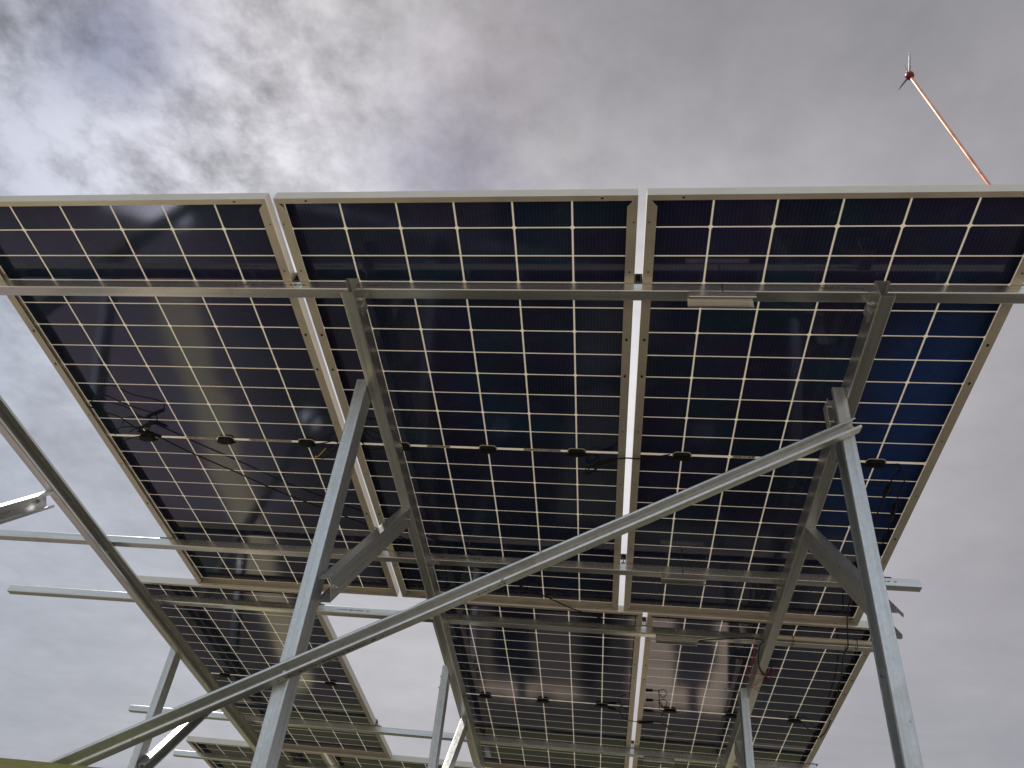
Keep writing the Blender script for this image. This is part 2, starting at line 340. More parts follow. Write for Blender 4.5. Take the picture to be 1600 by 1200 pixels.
def empty(name, loc=(0,0,0), rot=(0,0,0)):
    o = bpy.data.objects.new(name, None); S.collection.objects.link(o); o.empty_display_size = 0.1
    o.location = loc; o.rotation_euler = rot; return o
# the tilted plane of the array: x along the rails, y down the slope, z up out of the plane
TILT = R(10.5); ORG = Vector((0, 2.5979, 2.5680)); PROT = (-TILT, 0, 0)
PM = Matrix.Rotation(-TILT, 3, 'X')
def P(x, y, z): return ORG + PM @ Vector((x, y, z))
def hexbolt(mb, c, ax, r=0.008, h=0.006, stub=0.008):
    ax = Vector(ax).normalized(); c = Vector(c)
    up = Vector((0,0,1)) if abs(ax.z) < .9 else Vector((1,0,0)); a = ax.cross(up).normalized(); b = ax.cross(a)
    for rr, z0, z1, n in ((r*1.45, 0, 0.0015, 14), (r, 0.0015, h, 6), (r*0.55, h, h+stub, 8)):
        ring = [(a*math.cos(2*math.pi*k/n)+b*math.sin(2*math.pi*k/n))*rr for k in range(n)]
        vs = [c+ax*z0+q for q in ring]+[c+ax*z1+q for q in ring]
        mb.add(vs, [tuple(range(n))[::-1], tuple(range(n,2*n))]+[(k,(k+1)%n,n+(k+1)%n,n+k) for k in range(n)])
# lipped channel: local x along, y across the web (0..w), z from the web (0) to the mouth (d)
def channel_section(w, d, lip, t=0.0022, r=0.004):
    def arc(cx, cy, a0, a1, rr, n=4):
        return [(cx+rr*math.cos(a0+(a1-a0)*i/n), cy+rr*math.sin(a0+(a1-a0)*i/n)) for i in range(n+1)]
    pi = math.pi; o = []
    o += arc(r, r, -pi/2*1, -pi, r)[::-1][::1]
    o = arc(r, r, pi, 1.5*pi, r)                      # corner at (0,0) in (y,z)
    o = [(0, d-r)][:0] + o
    o += arc(w-r, r, 1.5*pi, 2*pi, r)
    o += arc(w-r, d-r, 0, 0.5*pi, r)
    o += [(w-lip, d), (w-lip, d-t)]
    ri = max(r-t, 0.0008)
    o += arc(w-r, d-r, 0.5*pi, 0, ri)
    o += arc(w-r, r, 0, -0.5*pi, ri)
    o += arc(r, r, 1.5*pi, pi, ri)
    o += arc(r, d-r, pi, 0.5*pi, ri)
    o += [(lip, d-t), (lip, d)]
    o += arc(r, d-r, 0.5*pi, pi, r)
    return o
def channel(mb, L, w, d, lip=0.010, t=0.0022, r=0.004, x0=0.0):
    sec = channel_section(w, d, lip, t, r); n = len(sec)
    vs = [(x0, y, z) for y, z in sec]+[(x0+L, y, z) for y, z in sec]
    fs = [(i, (i+1)%n, n+(i+1)%n, n+i) for i in range(n)]
    # end caps as quads along the strip: pair outer i with inner counterpart
    mb.add(vs, fs)
    o = len(mb.v)-2*n
    half = n//2
    # outer run: 0..14 plus closing arc, inner run reversed; triangulated by ear clipping via mathutils
    from mathutils.geometry import tessellate_polygon
    tri = tessellate_polygon([[Vector((y, z, 0)) for y, z in sec]])
    for a, b, c in tri:
        mb.f.append((o+a, o+b, o+c)); mb.sm.append(False)
        mb.f.append((o+n+c, o+n+b, o+n+a)); mb.sm.append(False)
def frame_of(p0, p1, webn):
    """matrix whose x runs p0->p1 and whose z points from the web into the channel mouth (webn = mouth direction)"""
    x = (Vector(p1)-Vector(p0)).normalized(); z = Vector(webn); z = (z-x*z.dot(x)).normalized(); y = z.cross(x)
    m = Matrix((x, y, z)).transposed().to_4x4(); m.translation = Vector(p0); return m
def member(name, p0, p1, mouth, w, d, lip, m, centre=True, marks=(), mark_side=None, bolts=(), slots=None):
    """one steel channel; p0,p1 are points on the outside of its web, mid-width"""
    M = frame_of(p0, p1, mouth); L = (Vector(p1)-Vector(p0)).length
    M = M @ Matrix.Translation((0, -w/2, 0))
    mb = MB(); channel(mb, L, w, d, lip)
    if marks: mb.cur = 1; [printing(mb, a, b2, c2, w) for a, b2, c2 in marks]; mb.cur = 0
    o = mb.build(name, [m, INK]); o.matrix_world = M
    for (bx, by, bz, ax) in bolts:
        b = MB(); hexbolt(b, (bx, by, bz), ax); b.build('bolt', BOLT, o)
    return o, L
def printing(mb, x0, n, face, w):
    """unreadable factory ink dashes along a face ('web' or 'flange')"""
    x = x0
    for i in range(n):
        l = random.choice((0.003, 0.005, 0.008, 0.012)); h = random.uniform(0.004, 0.007)
        if face == 'web': mb.box((x, w/2-h/2, -0.0006), (x+l, w/2+h/2, -0.0002))
        else: mb.box((x, -0.0006, 0.022-h/2), (x+l, -0.0002, 0.022+h/2))
        x += l+random.choice((0.003, 0.004, 0.006, 0.016))

# ---------------------------------------------------------------- setting
g = MB(); n = 40
def gz(x, y): return 0.0
g.add([(-1500,-1500,0),(1500,-1500,0),(1500,1500,0),(-1500,1500,0)], [(0,1,2,3)])
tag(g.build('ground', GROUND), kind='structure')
# grassy bank close by, its crest level
b = MB(); nx, ny = 90, 14; vs = []
for i in range(nx+1):
    for j in range(ny+1):
        x = -7+8.6*i/nx; v = j/ny
        y = 0.72+1.25*v
        h = 1.1455*max(0.0, 1-abs((v-0.42)/0.58)**3.2)
        end = min(1.0, (i/nx)*12, (1-i/nx)*25)
        k = 0.002*math.sin(x*5.1+1)+0.0012*math.sin(x*13.7)+random.uniform(-.0006, .0006)
        vs.append((x, y, (h+k*(h > .5))*min(1, end)**0.4-0.02))
b.add(vs, [(i*(ny+1)+j, (i+1)*(ny+1)+j, (i+1)*(ny+1)+j+1, i*(ny+1)+j+1) for i in range(nx) for j in range(ny)], True)
tag(b.build('grass_bank', BANK), kind='structure')

# ---------------------------------------------------------------- panels
PW, PH = 1.130, 2.342
YS = -0.0047               # the glass sits a little low in its frame
ZF, ZT = -0.035, 0.0035         # underside of the frame, top of the frame
def frame_mesh():
    mb = MB(); hx, hy = PW/2, PH/2; t = 0.0018; fl = 0.031; fs = 0.018
    mb2 = mb
    # walls (butted at the corners)
    mb.box((-hx, -hy, ZF), (-hx+t, hy, ZT)); mb.box((hx-t, -hy, ZF), (hx, hy, ZT))
    mb.box((-hx+t, -hy, ZF), (hx-t, -hy+t, ZT)); mb.box((-hx+t, hy-t, ZF), (hx-t, hy, ZT))
    # inner wall that carries the glass
    for sx in (-1, 1):
        a, c = sorted((sx*(hx-0.011), sx*(hx-0.0125)))
        mb.box((a, -hy+0.0125, -0.012), (c, hy-0.0125, -0.0005))
        a, c = sorted((sx*(hx-t), sx*(hx-0.011)))
        mb.box((a, -hy+t, ZT-0.0016), (c, hy-t, ZT))
        mb.box((a, -hy+t, -0.0025), (c, hy-t, -0.0008))
    for sy in (-1, 1):
        a, c = sorted((sy*(hy-t), sy*(hy-0.011)))
        mb.box((-hx+0.011, a, ZT-0.0016), (hx-0.011, c, ZT)); mb.box((-hx+0.011, a, -0.0025), (hx-0.011, c, -0.0008))
    # bottom flanges; the long ones are clipped at their ends
    for sx in (-1, 1):
        xo, xi = sx*(hx-t), sx*(hx-fl)
        y0, y1 = -hy+fs, hy-fs
        poly = [(xo, -hy+t), (xo, hy-t), (sx*(hx-0.012), hy-t), (sx*(hx-0.012), y1+0.001), (xi, y1-0.020), (xi, y0+0.020), (sx*(hx-0.012), y0-0.001), (sx*(hx-0.012), -hy+t)]
        if sx > 0: poly = poly[::-1]
        mb.prism(poly, ZF, ZF+0.0018)
    for sy in (-1, 1):
        a, c = sorted((sy*(hy-t), sy*(hy-fs)))
        mb.box((-hx+0.0122, a, ZF), (hx-0.0122, c, ZF+0.0018))
    return mb
FR = frame_mesh()
def holes_mesh(mb):
    hx, hy = PW/2, PH/2
    def disc(x, y, rx, ry):
        n = 12; mb.prism([(x+rx*math.cos(2*math.pi*k/n), y+ry*math.sin(2*math.pi*k/n)) for k in range(n)], ZF-0.0008, ZF-0.0003)
    for sx in (-1, 1):
        for y in (-1.08, 1.08): disc(sx*(hx-0.010), y, 0.0025, 0.0025)
        for y in (-0.90, 0.62, 0.87, -0.16, 0.16): disc(sx*(hx-0.016), y, 0.0028, 0.0034)
        for y in (-0.62, -0.45, 0.45): disc(sx*(hx-0.017), y, 0.0042, 0.0065)
    for sy in (-1, 1):
        for x in (-0.46, 0.46): disc(x, sy*(hy-0.009), 0.0045, 0.0028)
    return mb
def lam_mesh():
    mb = MB(); hx, hy = PW/2-0.003, PH/2-0.003; mb.box((-hx, -hy, 0.0), (hx, hy, 0.0017)); return mb
def round_rect(w, h, r, n=5):
    out = []
    for cx, cy, a in ((w/2-r, h/2-r, 0), (-w/2+r, h/2-r, 90), (-w/2+r, -h/2+r, 180), (w/2-r, -h/2+r, 270)):
        out += [(cx+r*math.cos(R(a+90*i/n)), cy+r*math.sin(R(a+90*i/n))) for i in range(n+1)]
    return out
def jbox_mesh():
    mb = MB()
    a = round_rect(0.070, 0.038, 0.016); b2 = round_rect(0.065, 0.033, 0.014); c = round_rect(0.054, 0.024, 0.011); n = len(a)
    vs = [(x,y,-0.0012) for x,y in a]+[(x,y,-0.010) for x,y in a]+[(x,y,-0.014) for x,y in b2]+[(x,y,-0.0155) for x,y in c]
    fs = [(r_*n+i, r_*n+(i+1)%n, (r_+1)*n+(i+1)%n, (r_+1)*n+i)[::-1] for r_ in range(3) for i in range(n)]
    fs += [tuple(range(n)), tuple(range(3*n, 4*n))[::-1]]
    mb.add(vs, fs)
    for sx in (-1, 1): mb.tube([(sx*0.033, 0.008, -0.007), (sx*0.042, 0.009, -0.007)], 0.0045, 10)
    return mb
def seal_mesh():
    mb = MB(); a = round_rect(0.076, 0.044, 0.018); mb.prism(a, -0.0011, -0.0004); return mb
LAM = lam_mesh(); FR.cur = 1; holes_mesh(FR); FR.cur = 0; FR.v = [(a, b+YS, c) for a, b, c in FR.v]; LAM.v = [(a, b+YS, c) for a, b, c in LAM.v]; JB = jbox_mesh(); SE = seal_mesh()
protos = {}
def put(key, mb, name, m, parent, loc=(0,0,0), rot=None):
    if key not in protos:
        o = mb.build(name, m); protos[key] = o.data
    else:
        o = bpy.data.objects.new(name, protos[key]); S.collection.objects.link(o)
    o.parent = parent; o.location = loc
    if rot: o.rotation_euler = rot
    return o
def cable_part(parent, off, pts, r=0.0024):
    mb = MB(); mb.tube([Vector(q)-off for q in smooth_path(pts)], r, 8); return mb.build('cable', BLACK, parent)
def connector_part(parent, off, a, b2):
    a = Vector(a)-off; b2 = Vector(b2)-off; d = b2-a; mb = MB()
    pts = [a+d*t for t in (0, .08, .10, .42, .44, .50, .52, .56, .58, .92, .94, 1)]
    rr = [.004, .0045, .0085, .0085, .0065, .0065, .0095, .0095, .0075, .0075, .0045, .004]
    mb.tube(pts, rr, 10); return mb.build('plug_connector', BOX, parent)
def panel(x, y, label, leads=(), plugs=(), labels=(), boxes=(-0.368, 0.0, 0.368), blue=0.0, dz=0.0, rz=0.0, ties=()):
    t = empty('solar_panel', P(x, y, dz), (-TILT, 0, rz))
    tag(t, label, 'solar panel', 'solar panels in rows on the tilted steel frame')
    lam = put('lam', LAM, 'cell_laminate', CELLS, t); lam['blue_tint'] = blue
    fr = put('fr', FR, 'frame', [ALU, HOLE], t)
    for bx in boxes:
        j = put('jb', JB, 'junction_box', BOX, t, (bx, 0.004, 0)); put('se', SE, 'sealant_rim', SEAL, j, (0, -0.002, 0))
    off = Vector((x, y, 0))
    for (x0, x1) in labels:
        mb = MB(); mb.box((x0-x, -0.008, -0.0009), (x1-x, 0.007, -0.0003)); mb.cur = 1; q = x0-x+0.006
        while q < x1-x-0.006:
            if random.random() < 0.75 and abs((q-(x0-x))/(x1-x0)-0.5) > 0.12: mb.box((q, -0.005, -0.0012), (q+0.0016, 0.002, -0.0010))
            q += random.choice((0.0026, 0.003, 0.0042))
        mb.build('paper_label', [LABEL, INK], t)
    for pts in leads: cable_part(t, off, pts)
    for a, b2 in plugs: connector_part(t, off, a, b2)
    for pts in ties:
        mb = MB(); mb.tube([Vector(q)-off for q in smooth_path(pts)], 0.0022, 6); mb.build('yellow_wire_tie', YEL, t)
    return t
panel(-1.157, 0.0, 'left panel of the top row, a tangled bundle of black cables near its edge',
    leads=[[(-1.682,-0.214,-0.034),(-1.639,-0.181,-0.03),(-1.578,-0.152,-0.03),(-1.542,-0.103,-0.03),(-1.503,-0.056,-0.03),(-1.526,-0.02,-0.01)],
           [(-1.668,-0.234,-0.035),(-1.614,-0.275,-0.03),(-1.57,-0.276,-0.03),(-1.51,-0.229,-0.03),(-1.436,-0.202,-0.035),(-1.393,-0.18,-0.035),(-1.403,-0.14,-0.035)],
           [(-1.498,-0.089,-0.03),(-1.563,-0.09,-0.03),(-1.61,-0.079,-0.03),(-1.648,-0.037,-0.03)],
           [(-1.494,-0.008,-0.012),(-1.545,-0.02,-0.02),(-1.598,-0.012,-0.03),(-1.633,0.012,-0.03)],
           [(-0.745,0.004,-0.008),(-0.69,-0.022,-0.02),(-0.645,-0.045,-0.03),(-0.634,-0.02,-0.03),(-0.685,0.04,-0.03),(-0.723,0.07,-0.03),(-0.733,0.05,-0.03),(-0.691,0.0,-0.03)]],
    plugs=[((-1.403,-0.138,-0.035),(-1.51,-0.088,-0.035)), ((-1.52,-0.075,-0.04),(-1.43,-0.035,-0.03))],
    labels=[(-1.341,-1.201),(-1.048,-0.856)], ties=[[(-0.691,-0.004,-0.036),(-0.736,0.047,-0.036),(-0.752,0.052,-0.036),(-0.748,0.066,-0.036)]])
panel(0.0, 0.0, 'middle panel of the top row, crossed by a rafter near its left edge',
    leads=[[(-0.405,0.01,-0.008),(-0.447,0.0,-0.02),(-0.493,0.0,-0.03),(-0.52,-0.031,-0.03),(-0.53,-0.086,-0.03),(-0.5,-0.126,-0.03),(-0.441,-0.098,-0.03),(-0.405,0.0,-0.012)],
           [(0.412,0.006,-0.008),(0.444,-0.004,-0.024),(0.46,0.027,-0.03),(0.439,0.08,-0.03),(0.41,0.094,-0.03),(0.408,0.066,-0.03),(0.434,0.048,-0.03)],
           [(0.42,0.07,-0.03),(0.405,0.10,-0.03),(0.43,0.10,-0.03),(0.455,0.06,-0.03)]],
    plugs=[((0.434,0.052,-0.03),(0.521,0.0,-0.034))], labels=[(-0.259,-0.160),(0.150,0.302)], rz=R(0.05))
panel(1.157, 0.0, 'solar panel in the top row at the right, its outer cells bright blue',
    leads=[[(1.575,0.006,-0.008),(1.596,-0.008,-0.02),(1.627,0.028,-0.03),(1.641,0.066,-0.03),(1.642,0.125,-0.03),(1.647,0.206,-0.03)],
           [(1.66,0.333,-0.03),(1.668,0.454,-0.03),(1.66,0.596,-0.03),(1.64,0.75,-0.03)],
           [(1.575,0.012,-0.008),(1.598,-0.015,-0.02),(1.609,-0.002,-0.03),(1.6,0.03,-0.03),(1.594,0.069,-0.03),(1.594,0.096,-0.03)],
           [(1.591,0.177,-0.03),(1.595,0.273,-0.03),(1.60,0.45,-0.03),(1.62,0.72,-0.02)]],
    plugs=[((1.645,0.21,-0.03),(1.66,0.333,-0.03)), ((1.595,0.092,-0.03),(1.591,0.177,-0.03))], labels=[(0.986,1.073)], blue=1.0)
BY = 2.3565
panel(-1.642, BY, 'left panel of the second row, partly behind the bare steel rafter',
    leads=[[(-1.68,BY+.01,-.01),(-1.72,BY-.03,-.03),(-1.80,BY-.02,-.03),(-1.84,BY+.08,-.03)]], plugs=[((-1.62,BY-.02,-.02),(-1.70,BY-.04,-.03))])
panel(0.124, BY, 'middle panel of the second row, right of the open gap of sky',
    leads=[[(-0.355,2.356,-0.03),(-0.308,2.365,-0.03),(-0.285,2.362,-0.01)],
           [(0.534,2.364,-0.01),(0.60,2.376,-0.03),(0.62,2.434,-0.03),(0.655,2.478,-0.034),(0.717,2.484,-0.037)],
           [(0.60,2.37,-.03),(0.605,2.30,-.03),(0.64,2.26,-.03)]],
    plugs=[((0.717,2.484,-0.042),(0.818,2.474,-0.034)), ((0.525,2.362,-.012),(0.58,2.37,-.02))])
panel(1.278, BY, 'right panel of the second row, with small looped black leads',
    leads=[[(0.818,2.474,-0.03),(0.858,2.475,-0.03),(0.911,2.551,-0.03),(0.865,2.42,-0.03),(0.864,2.37,-0.02),(0.875,2.362,-0.01)],
           [(0.797,2.176,-0.03),(0.834,2.172,-0.03),(0.859,2.155,-0.03),(0.88,2.199,-0.03),(0.866,2.259,-0.03),(0.846,2.24,-0.03),(0.831,2.182,-0.03),(0.845,2.30,-0.03),(0.87,2.36,-0.01)],
           [(1.685,2.36,-0.01),(1.711,2.372,-0.03),(1.767,2.462,-0.03),(1.803,2.521,-0.034),(1.827,2.421,-0.038),(1.824,2.241,-0.038)]],
    plugs=[((0.752,2.179,-0.03),(0.797,2.176,-0.03))])
CY = 2*BY+0.004
for x, lb in ((-2.185, 'leftmost panel of the lowest row, just above the bottom edge'),
              (-1.028, 'solar panel in the lowest row, below the left panel of the second row'),
              ):
    panel(x, CY, lb)

# ---------------------------------------------------------------- rails under the panels
RW = 0.041
rails = []
def rail(y0, x0, x1, label, marks=(), z=ZF-0.0005, h=0.041):
    # web on the camera side (-y), mouth facing down the slope
    p0 = P(x0, y0, z-h/2); p1 = P(x1, y0, z-h/2)
    o, L = member('mounting_rail', p0, p1, PM @ Vector((0, 1, 0)), h, RW, 0.009, GALV_RAIL, marks=[(mx-x0, n, 'web') for mx, n in marks])
    tag(o, label, 'rail', 'steel rails running under the panels')
    rails.append(o); return o
rail(-0.862, -2.95, 0.838, 'topmost steel rail, the left length, running off at the left edge', [(-0.83, 26), (-0.32, 7)])
rail(-0.862, 0.842, 2.15, 'topmost steel rail, the right length, running off at the right edge', [(1.1, 12)])
rail(0.735, -3.1, 0.848, 'long steel rail under the lower part of the top panels, running off at the left', [(-0.2, 8)])
rail(0.735, 0.852, 1.885, 'short steel rail, its free end jutting out past the front right post', [(1.72, 4)])
rail(1.300, -2.945, 0.862, 'steel rail under the second row, its free end sticking out into the sky at left', [(-0.95, 16), (-0.30, 6)])
rail(1.300, 0.866, 1.845, 'steel rail carrying a cream conduit, above the second row right panel')
rail(2.915, -2.93, 0.868, 'steel rail under the lower part of the second row, crossing behind the long diagonal brace')
rail(2.915, 0.872, 1.875, 'steel rail at the bottom right, under the second row right panel')
rail(3.755, -2.93, 1.9, 'steel rail under the lowest row of panels, at the bottom left of the photo')
rail(5.30, -2.93, 1.9, 'steel rail under the far lower edge of the lowest row')
def splice(x0, x1, y0, label):
    z = ZF-0.0005-0.041-0.0005; w = 0.046
    p0 = P(x0, y0-0.002+w/2, z); p1 = P(x1, y0-0.002+w/2, z)
    o, L = member('rail_splice', p0, p1, PM @ Vector((0, 0, -1)), w, 0.030, 0.007, GALV_RAIL)
    tag(o, label, 'splice bracket', 'short channels joining two lengths of rail')
splice(0.735, 0.938, -0.862, 'short channel splice hanging under the topmost rail, right of the white gap')
splice(0.752, 0.952, 0.735, 'short channel splice under the lower rail of the top right panel')
splice(0.762, 0.970, 1.300, 'short channel splice under the upper rail of the second row, above looped leads')
splice(0.775, 0.975, 2.915, 'short channel splice on the second row lower rail, cut by the bottom of the photo')

# ---------------------------------------------------------------- rafters
ZR = ZF-0.0005-0.041-0.0008; RH = 0.078; RFW = 0.043
rafters = []
def rafter(xl, mouth, label, y0=-0.905, y1=5.55, bolts=()):
    # web on one side, mouth toward sign 'mouth' on x
    xw = xl if mouth > 0 else xl+RFW
    p0 = P(xw, y0, ZR-RH/2); p1 = P(xw, y1, ZR-RH/2)
    o, L = member('rafter', p0, p1, Vector((mouth, 0, 0)), RH, RFW, 0.013, GALV_RAFTER)
    tag(o, label, 'rafter', 'sloping steel rafters under the rails')
    for y in (-0.842, 0.755, 1.32, 2.935, 3.775):
        mb = MB()
        # cleat angle between rafter and rail, local frame: x along, y across web, z mouth
        s = y-y0
        inv = o.matrix_world.inverted()
        c = inv @ P(xw+mouth*RFW*0.5, y+0.03, ZR-0.001)
        hexbolt(mb, inv @ P(xl+(RFW+0.0005 if mouth < 0 else -0.0005), y, ZR-0.03), (0, 0, -1) , 0.0075)
        mb.build('bolt', BOLT, o)
        mb = MB(); cy = RH-0.026
        if mouth > 0: hexbolt(mb, inv @ P(xl+0.0026, y+0.02, ZR-0.034), (0, 0, 1), 0.0065); mb.build('bolt', BOLT, o)
        # angle cleat standing on the rafter against the rail
        mb = MB(); x0c = (y-y0)
        sgn = -0.0004
        mb.box((x0c+0.024, -0.004, sgn-0.0026), (x0c+0.060, 0.046, sgn)) if mouth < 0 else mb.box((x0c+0.024, RH-0.046, sgn-0.0026), (x0c+0.060, RH+0.004, sgn))
        mb.build('cleat', GALV, o)
    rafters.append(o); return o
rafter(-2.05, 1, 'open channel rafter crossing the sky at the left, its groove facing us')
rafter(-0.376, -1, 'middle rafter, running down from the top rail past the left post')
rafter(1.279, 1, 'right rafter, wrapped with red wire lower down')

# ---------------------------------------------------------------- posts, struts, brace
def post(x0, yfront, ztop, label, mouth=-1):
    # narrow face (42 mm) toward the camera, channel depth along x
    w, d = 0.080, 0.042
    xw = x0+d if mouth < 0 else x0
    p0 = Vector((xw, yfront+w/2, 0.0)); p1 = Vector((xw, yfront+w/2, ztop))
    o, L = member('post', p0, p1, (mouth, 0, 0), w, d, 0.014, GALV_POST)
    tag(o, label, 'post', 'upright steel posts')
    mb = MB(); mb.box((-0.012+0.012, -0.04, -0.05), (0.012, w+0.04, d+0.05)); mb.build('base_plate', GALV, o)
    mb = MB(); inv = o.matrix_world.inverted()
    xs = x0 if mouth < 0 else x0
    for dz in (0.05, 0.11):
        mb = MB(); hexbolt(mb, inv @ Vector((x0-0.0 if mouth > 0 else x0, yfront+0.045, ztop-dz)), inv.to_3x3() @ Vector((-1, 0, 0))); mb.build('bolt', BOLT, o)
    return o
PF, PB = 2.09, 4.31
post(-0.420, PF, 2.535, 'front left post, tall and pale, bolted to the middle rafter')
post(1.237, PF, 2.548, 'front right post, tall and pale, at the upper end of the long diagonal brace')
post(-2.093, PF, 2.535, 'front post of the bare left rafter, outside the left edge of the photo')
post(-0.420, PB, 2.14, 'rear post under the middle rafter, seen against the sky gap')
post(1.237, PB, 2.14, 'rear right post, its top just below the red wire')
post(-2.093, PB, 2.14, 'rear left post under the bare rafter, seen against the sky')
# doubled top plate behind the right front post
mb = MB(); mb.box((1.222, PF+0.045, 2.30), (1.2245, PF+0.081, 2.515)); mb.box((1.2245, PF+0.0785, 2.30), (1.2365, PF+0.081, 2.515))
tag(mb.build('angle_plate', GALV), 'thin angle plate behind the top of the front right post', 'plate')
ANG = R(40.6)
def strut(x0, yf, z0, label, over=0.0, mouth=1, m=GALV):
    d = Vector((0, math.cos(ANG), math.sin(ANG))); nrm = Vector((0, -math.sin(ANG), math.cos(ANG))); w, dep = 0.076, 0.042
    a = Vector((0, yf, z0))                         # upper near corner
    # run until the upper edge meets the underside of the rafter
    zr = lambda y: (P(0, 0, ZR-RH).z - (y-P(0, 0, ZR-RH).y)*math.tan(TILT))
    L = (zr(a.y)-a.z)/(math.sin(ANG)+math.cos(ANG)*math.tan(TILT))-0.001
    xw = x0 if mouth > 0 else x0+dep
    c = Vector((xw, a.y, a.z))-nrm*w/2
    o, L = member('knee_strut', c, c+d*L, (mouth, 0, 0), w, dep, 0.013, m)
    tag(o, label, 'strut', 'short slanting struts between posts and rafters')
    inv = o.matrix_world.inverted(); mb = MB()
    xs = x0+dep if mouth < 0 else x0+0.0025
    for s in (0.03, L-0.05):
        mb = MB(); hexbolt(mb, inv @ (Vector((xs, c.y, c.z))+d*s), inv.to_3x3() @ Vector((1, 0, 0))); mb.build('bolt', BOLT, o)
    return o
strut(-0.377, PF+0.012, 1.786, 'short dark strut from the front left post up to the middle rafter', mouth=-1)
strut(1.280, PF+0.030, 1.794, 'wide strut behind the front right post, its hooked end sticking out beyond', mouth=1)
strut(-2.049, PF+0.012, 1.786, 'strut with a bright top face entering from the left edge up to the bare rafter')
strut(-0.377, PB+0.012, 1.50, 'bright narrow strut at the rear post, under the middle rafter at the bottom', mouth=-1)
strut(1.280, PB+0.030, 1.52, 'dark strut behind the rear right post at the bottom', mouth=1)
strut(-2.049, PB+0.012, 1.50, 'strut glaring white in the light, bottom left beside the rear left post')
# long diagonal brace across the front posts
def bz(x): return 2.392+0.5286*(x-1.255)
nb = Vector((-0.5286, 0, 1)).normalized()
xa, xb = 1.272, -2.10
ca = Vector((xa, PF-0.0015, bz(xa)))-nb*0.0205*1.0; cb = Vector((xb, PF-0.0015, bz(xb)))-nb*0.0205
o, L = member('diagonal_brace', cb, ca, (0, -1, 0), 0.041, 0.041, 0.008, GALV, marks=[(1.25, 10, 'flange'), (1.9, 22, 'flange'), (2.5, 8, 'flange')])
tag(o, 'long diagonal channel brace from the lower left up to the front right post', 'brace')
inv = o.matrix_world.inverted()
for x in (1.258, -0.40):
    mb = MB(); hexbolt(mb, inv @ (Vector((x, PF-0.0045, bz(x)))-nb*0.0205), inv.to_3x3() @ Vector((0, -1, 0)), 0.009); mb.build('bolt', BOLT, o)

# ---------------------------------------------------------------- clamps
def mid_clamp(x, y, label):
    t = empty('mid_clamp', P(x, y, ZF), PROT); tag(t, label, 'clamp', 'clamps holding neighbouring panels')
    mb = MB(); mb.box((-0.010, -0.022, 0.0008), (0.010, 0.022, 0.0030)); mb.box((-0.010, -0.022, 0.003), (-0.008, 0.022, 0.0465)); mb.box((0.008, -0.022, 0.003), (0.010, 0.022, 0.0465))
    mb.box((-0.020, -0.022, 0.0465), (0.020, 0.022, 0.0495)); mb.build('clamp_body', DARKMETAL, t)
    b = MB(); hexbolt(b, (0, 0, 0.0495), (0, 0, 1), 0.006); b.tube([(0, 0, -0.03), (0, 0, 0.0495)], 0.0035, 8); b.build('bolt', BOLT, t)
def end_clamp(x, y, s, label):
    t = empty('end_clamp', P(x, y, ZF), PROT); tag(t, label, 'clamp', 'clamps holding neighbouring panels')
    mb = MB()
    def bx(a, b2):
        xs = sorted((a[0]*s, b2[0]*s)); mb.box((xs[0], a[1], a[2]), (xs[1], b2[1], b2[2]))
    bx((0.001, -0.020, 0.0006), (0.045, 0.020, 0.0036)); bx((0.001, -0.020, 0.0036), (0.004, 0.020, 0.0425)); bx((-0.012, -0.020, 0.0425), (0.004, 0.020, 0.0455))
    mb.build('clamp_body', DARKMETAL, t)
    b = MB(); hexbolt(b, (s*0.022, 0, 0.0036), (0, 0, 1), 0.006, 0.006, 0.012); b.build('bolt', BOLT, t)
HW = PW/2
for yy, row in ((-0.842, 'upper rail'), (0.755, 'lower rail')):
    mid_clamp(-0.5785, yy, 'dark clamp in the left gap between top row panels, on the %s' % row)
    mid_clamp(0.5785, yy, 'dark clamp in the wide middle gap between top row panels, on the %s' % row)
    end_clamp(-1.157-HW, yy, -1, 'end clamp at the left edge of the top row, on the %s' % row)
    end_clamp(1.157+HW, yy, 1, 'end clamp at the right edge of the top row, on the %s' % row)
for yy, row in ((1.32, 'upper rail'), (2.935, 'lower rail')):
    mid_clamp(0.701, yy, 'dark clamp in the gap between second row panels, on the %s' % row)
    end_clamp(-1.642+HW, yy, 1, 'end clamp on the right edge of the left second row panel, on the %s' % row)
    end_clamp(0.124-HW, yy, -1, 'end clamp on the left edge of the middle second row panel, on the %s' % row)
    end_clamp(1.278+HW, yy, 1, 'end clamp at the right end of the second row, on the %s' % row)

# ---------------------------------------------------------------- loose cables, conduit, wire
def loose(name, pts, r, m, label, cat, k=5):
    mb = MB(); mb.tube([P(*q) for q in smooth_path(pts, k)], r, 8); return tag(mb.build(name, m), label, cat)
loose('cable', [(-1.49,-0.065,-0.024),(-1.419,-0.007,-0.028),(-1.329,0.068,-0.03),(-1.161,0.189,-0.03),(-1.011,0.306,-0.03),(-0.883,0.387,-0.03),(-0.609,0.549,-0.03),(-0.266,0.76,-0.03),(0.195,1.081,-0.03),(0.337,1.176,-0.036),(0.498,1.271,-0.03)], 0.003, BLACK,
      'long thin black cable strung slantwise under the left and middle top panels', 'cable')
loose('cable', [(0.516,-0.004,-0.040),(0.546,-0.012,-0.0405),(0.576,-0.016,-0.0405),(0.609,-0.014,-0.0405),(0.652,-0.012,-0.034),(0.741,-0.012,-0.01)], 0.003, BLACK,
      'short black cable bridging the bright gap between the middle and right top panels', 'cable')
loose('cable', [(1.629,0.88,-0.045),(1.640,1.021,-0.05),(1.685,1.22,-0.05),(1.695,1.291,-0.085),(1.703,1.409,-0.07),(1.76,1.699,-0.045),(1.79,1.966,-0.045),(1.80,2.15,-0.04)], 0.003, BLACK,
      'black cable dangling past the conduit and down the right second row panel', 'cable')
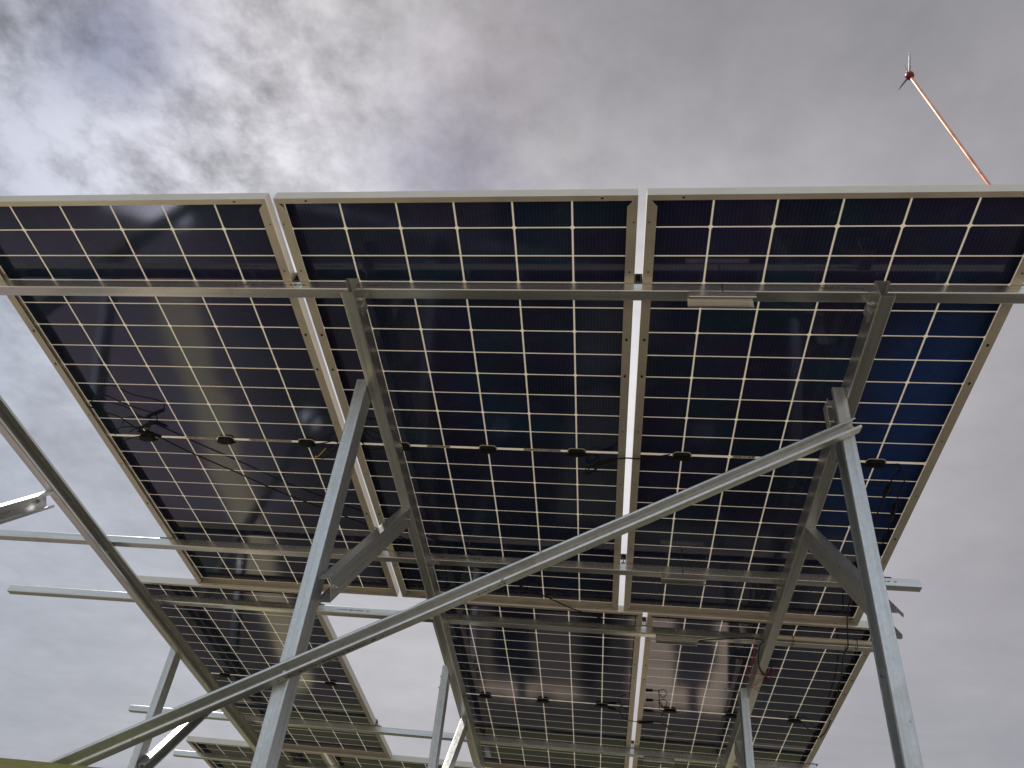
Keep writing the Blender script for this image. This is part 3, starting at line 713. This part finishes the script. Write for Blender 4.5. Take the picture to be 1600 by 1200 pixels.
loose('cable', [(0.957,1.338,-0.083),(1.02,1.312,-0.083),(1.095,1.293,-0.083),(1.20,1.26,-0.088),(1.264,1.226,-0.11),(1.262,1.16,-0.155),(1.25,1.20,-0.16),(1.262,1.329,-0.165),(1.289,1.441,-0.165),(1.329,1.514,-0.155)], 0.003, BLACK,
      'black cable along the second row rail, curving down over the right rafter', 'cable')
t = empty('conduit', P(1.34, 1.288, -0.056), PROT)
tag(t, 'cream plastic conduit strapped along the rail behind the front right post', 'conduit')
mb = MB(); mb.tube([(0, 0, 0), (0.16, 0, 0), (0.50, 0, 0)], 0.0115, 20); mb.build('pipe', PVC, t)
for x in (0.095, 0.40):
    mb = MB(); ring = [(x, 0.012+0.028*math.cos(a), -0.004+0.026*math.sin(a)) for a in [2*math.pi*k/20 for k in range(21)]]
    mb.tube(ring, 0.0017, 6, False); mb.build('cable_tie', BLACK, t)
t = empty('red_wire', P(1.29, 1.45, -0.16), PROT); tag(t, 'thin red wire wound in loose loops round the right rafter', 'wire')
o0 = Vector((1.29, 1.45, -0.16))
for pts in ([(1.244,1.265,-0.13),(1.243,1.42,-0.155),(1.25,1.47,-0.162),(1.285,1.477,-0.161),(1.325,1.50,-0.160),(1.355,1.54,-0.15),(1.37,1.50,-0.13),(1.345,1.46,-0.135),(1.326,1.477,-0.161),(1.29,1.60,-0.162),(1.25,1.57,-0.155),(1.235,1.49,-0.13),(1.235,1.40,-0.12)],
            [(1.237,1.296,-0.12),(1.268,1.46,-0.158),(1.25,1.536,-0.16),(1.279,1.629,-0.1625),(1.325,1.68,-0.1625),(1.355,1.69,-0.15)]):
    mb = MB(); mb.tube([Vector(q)-o0 for q in smooth_path(pts)], 0.0019, 6); mb.build('wire_strand', REDW, t)

# ---------------------------------------------------------------- copper lightning mast
foot = Vector((2.50, 1.96, 0.0)); top = Vector((2.049, 2.378, 4.852)); d = (top-foot).normalized()
t = empty('lightning_rod', foot); tag(t, 'leaning copper lightning rod with a small dark red spiked head, above the right panel', 'lightning rod')
mb = MB(); mb.tube([Vector((0,0,0)), d*2, (top-foot)], 0.0078, 16); mb.build('copper_pipe', COPPER, t)
hd = MB(); c = top-foot
hd.tube([c-d*0.02, c-d*0.018, c-d*0.006, c+d*0.006, c+d*0.016, c+d*0.020], [0.010, 0.018, 0.022, 0.022, 0.016, 0.007], 18); h = hd.build('head', REDB, t)
cr, cd = right, down
def spike(v, l, r=0.003):
    mb = MB(); v = Vector(v).normalized(); mb.tube([c+v*0.015, c+v*l*0.7, c+v*l], [r, r*0.9, r*0.3], 8); mb.build('spike', DARKMETAL if r > 0.002 else COPPER, h)
spike(cr*0.14-cd*1.0+fwd*0.25, 0.155, 0.0045); spike(-cr*0.62-cd*-0.78-fwd*0.1, 0.105, 0.0045); spike(-cr*0.35-cd*0.75, 0.066, 0.0016); spike(d, 0.05, 0.0018)
spike(fwd*0.9+cr*0.25, 0.10); spike(-cr*0.4-cd*0.3-fwd*0.9, 0.08, 0.0016)

# ---------------------------------------------------------------- render settings
S.render.engine = 'CYCLES'
S.cycles.max_bounces = 8; S.cycles.glossy_bounces = 4; S.cycles.diffuse_bounces = 4; S.cycles.transmission_bounces = 4
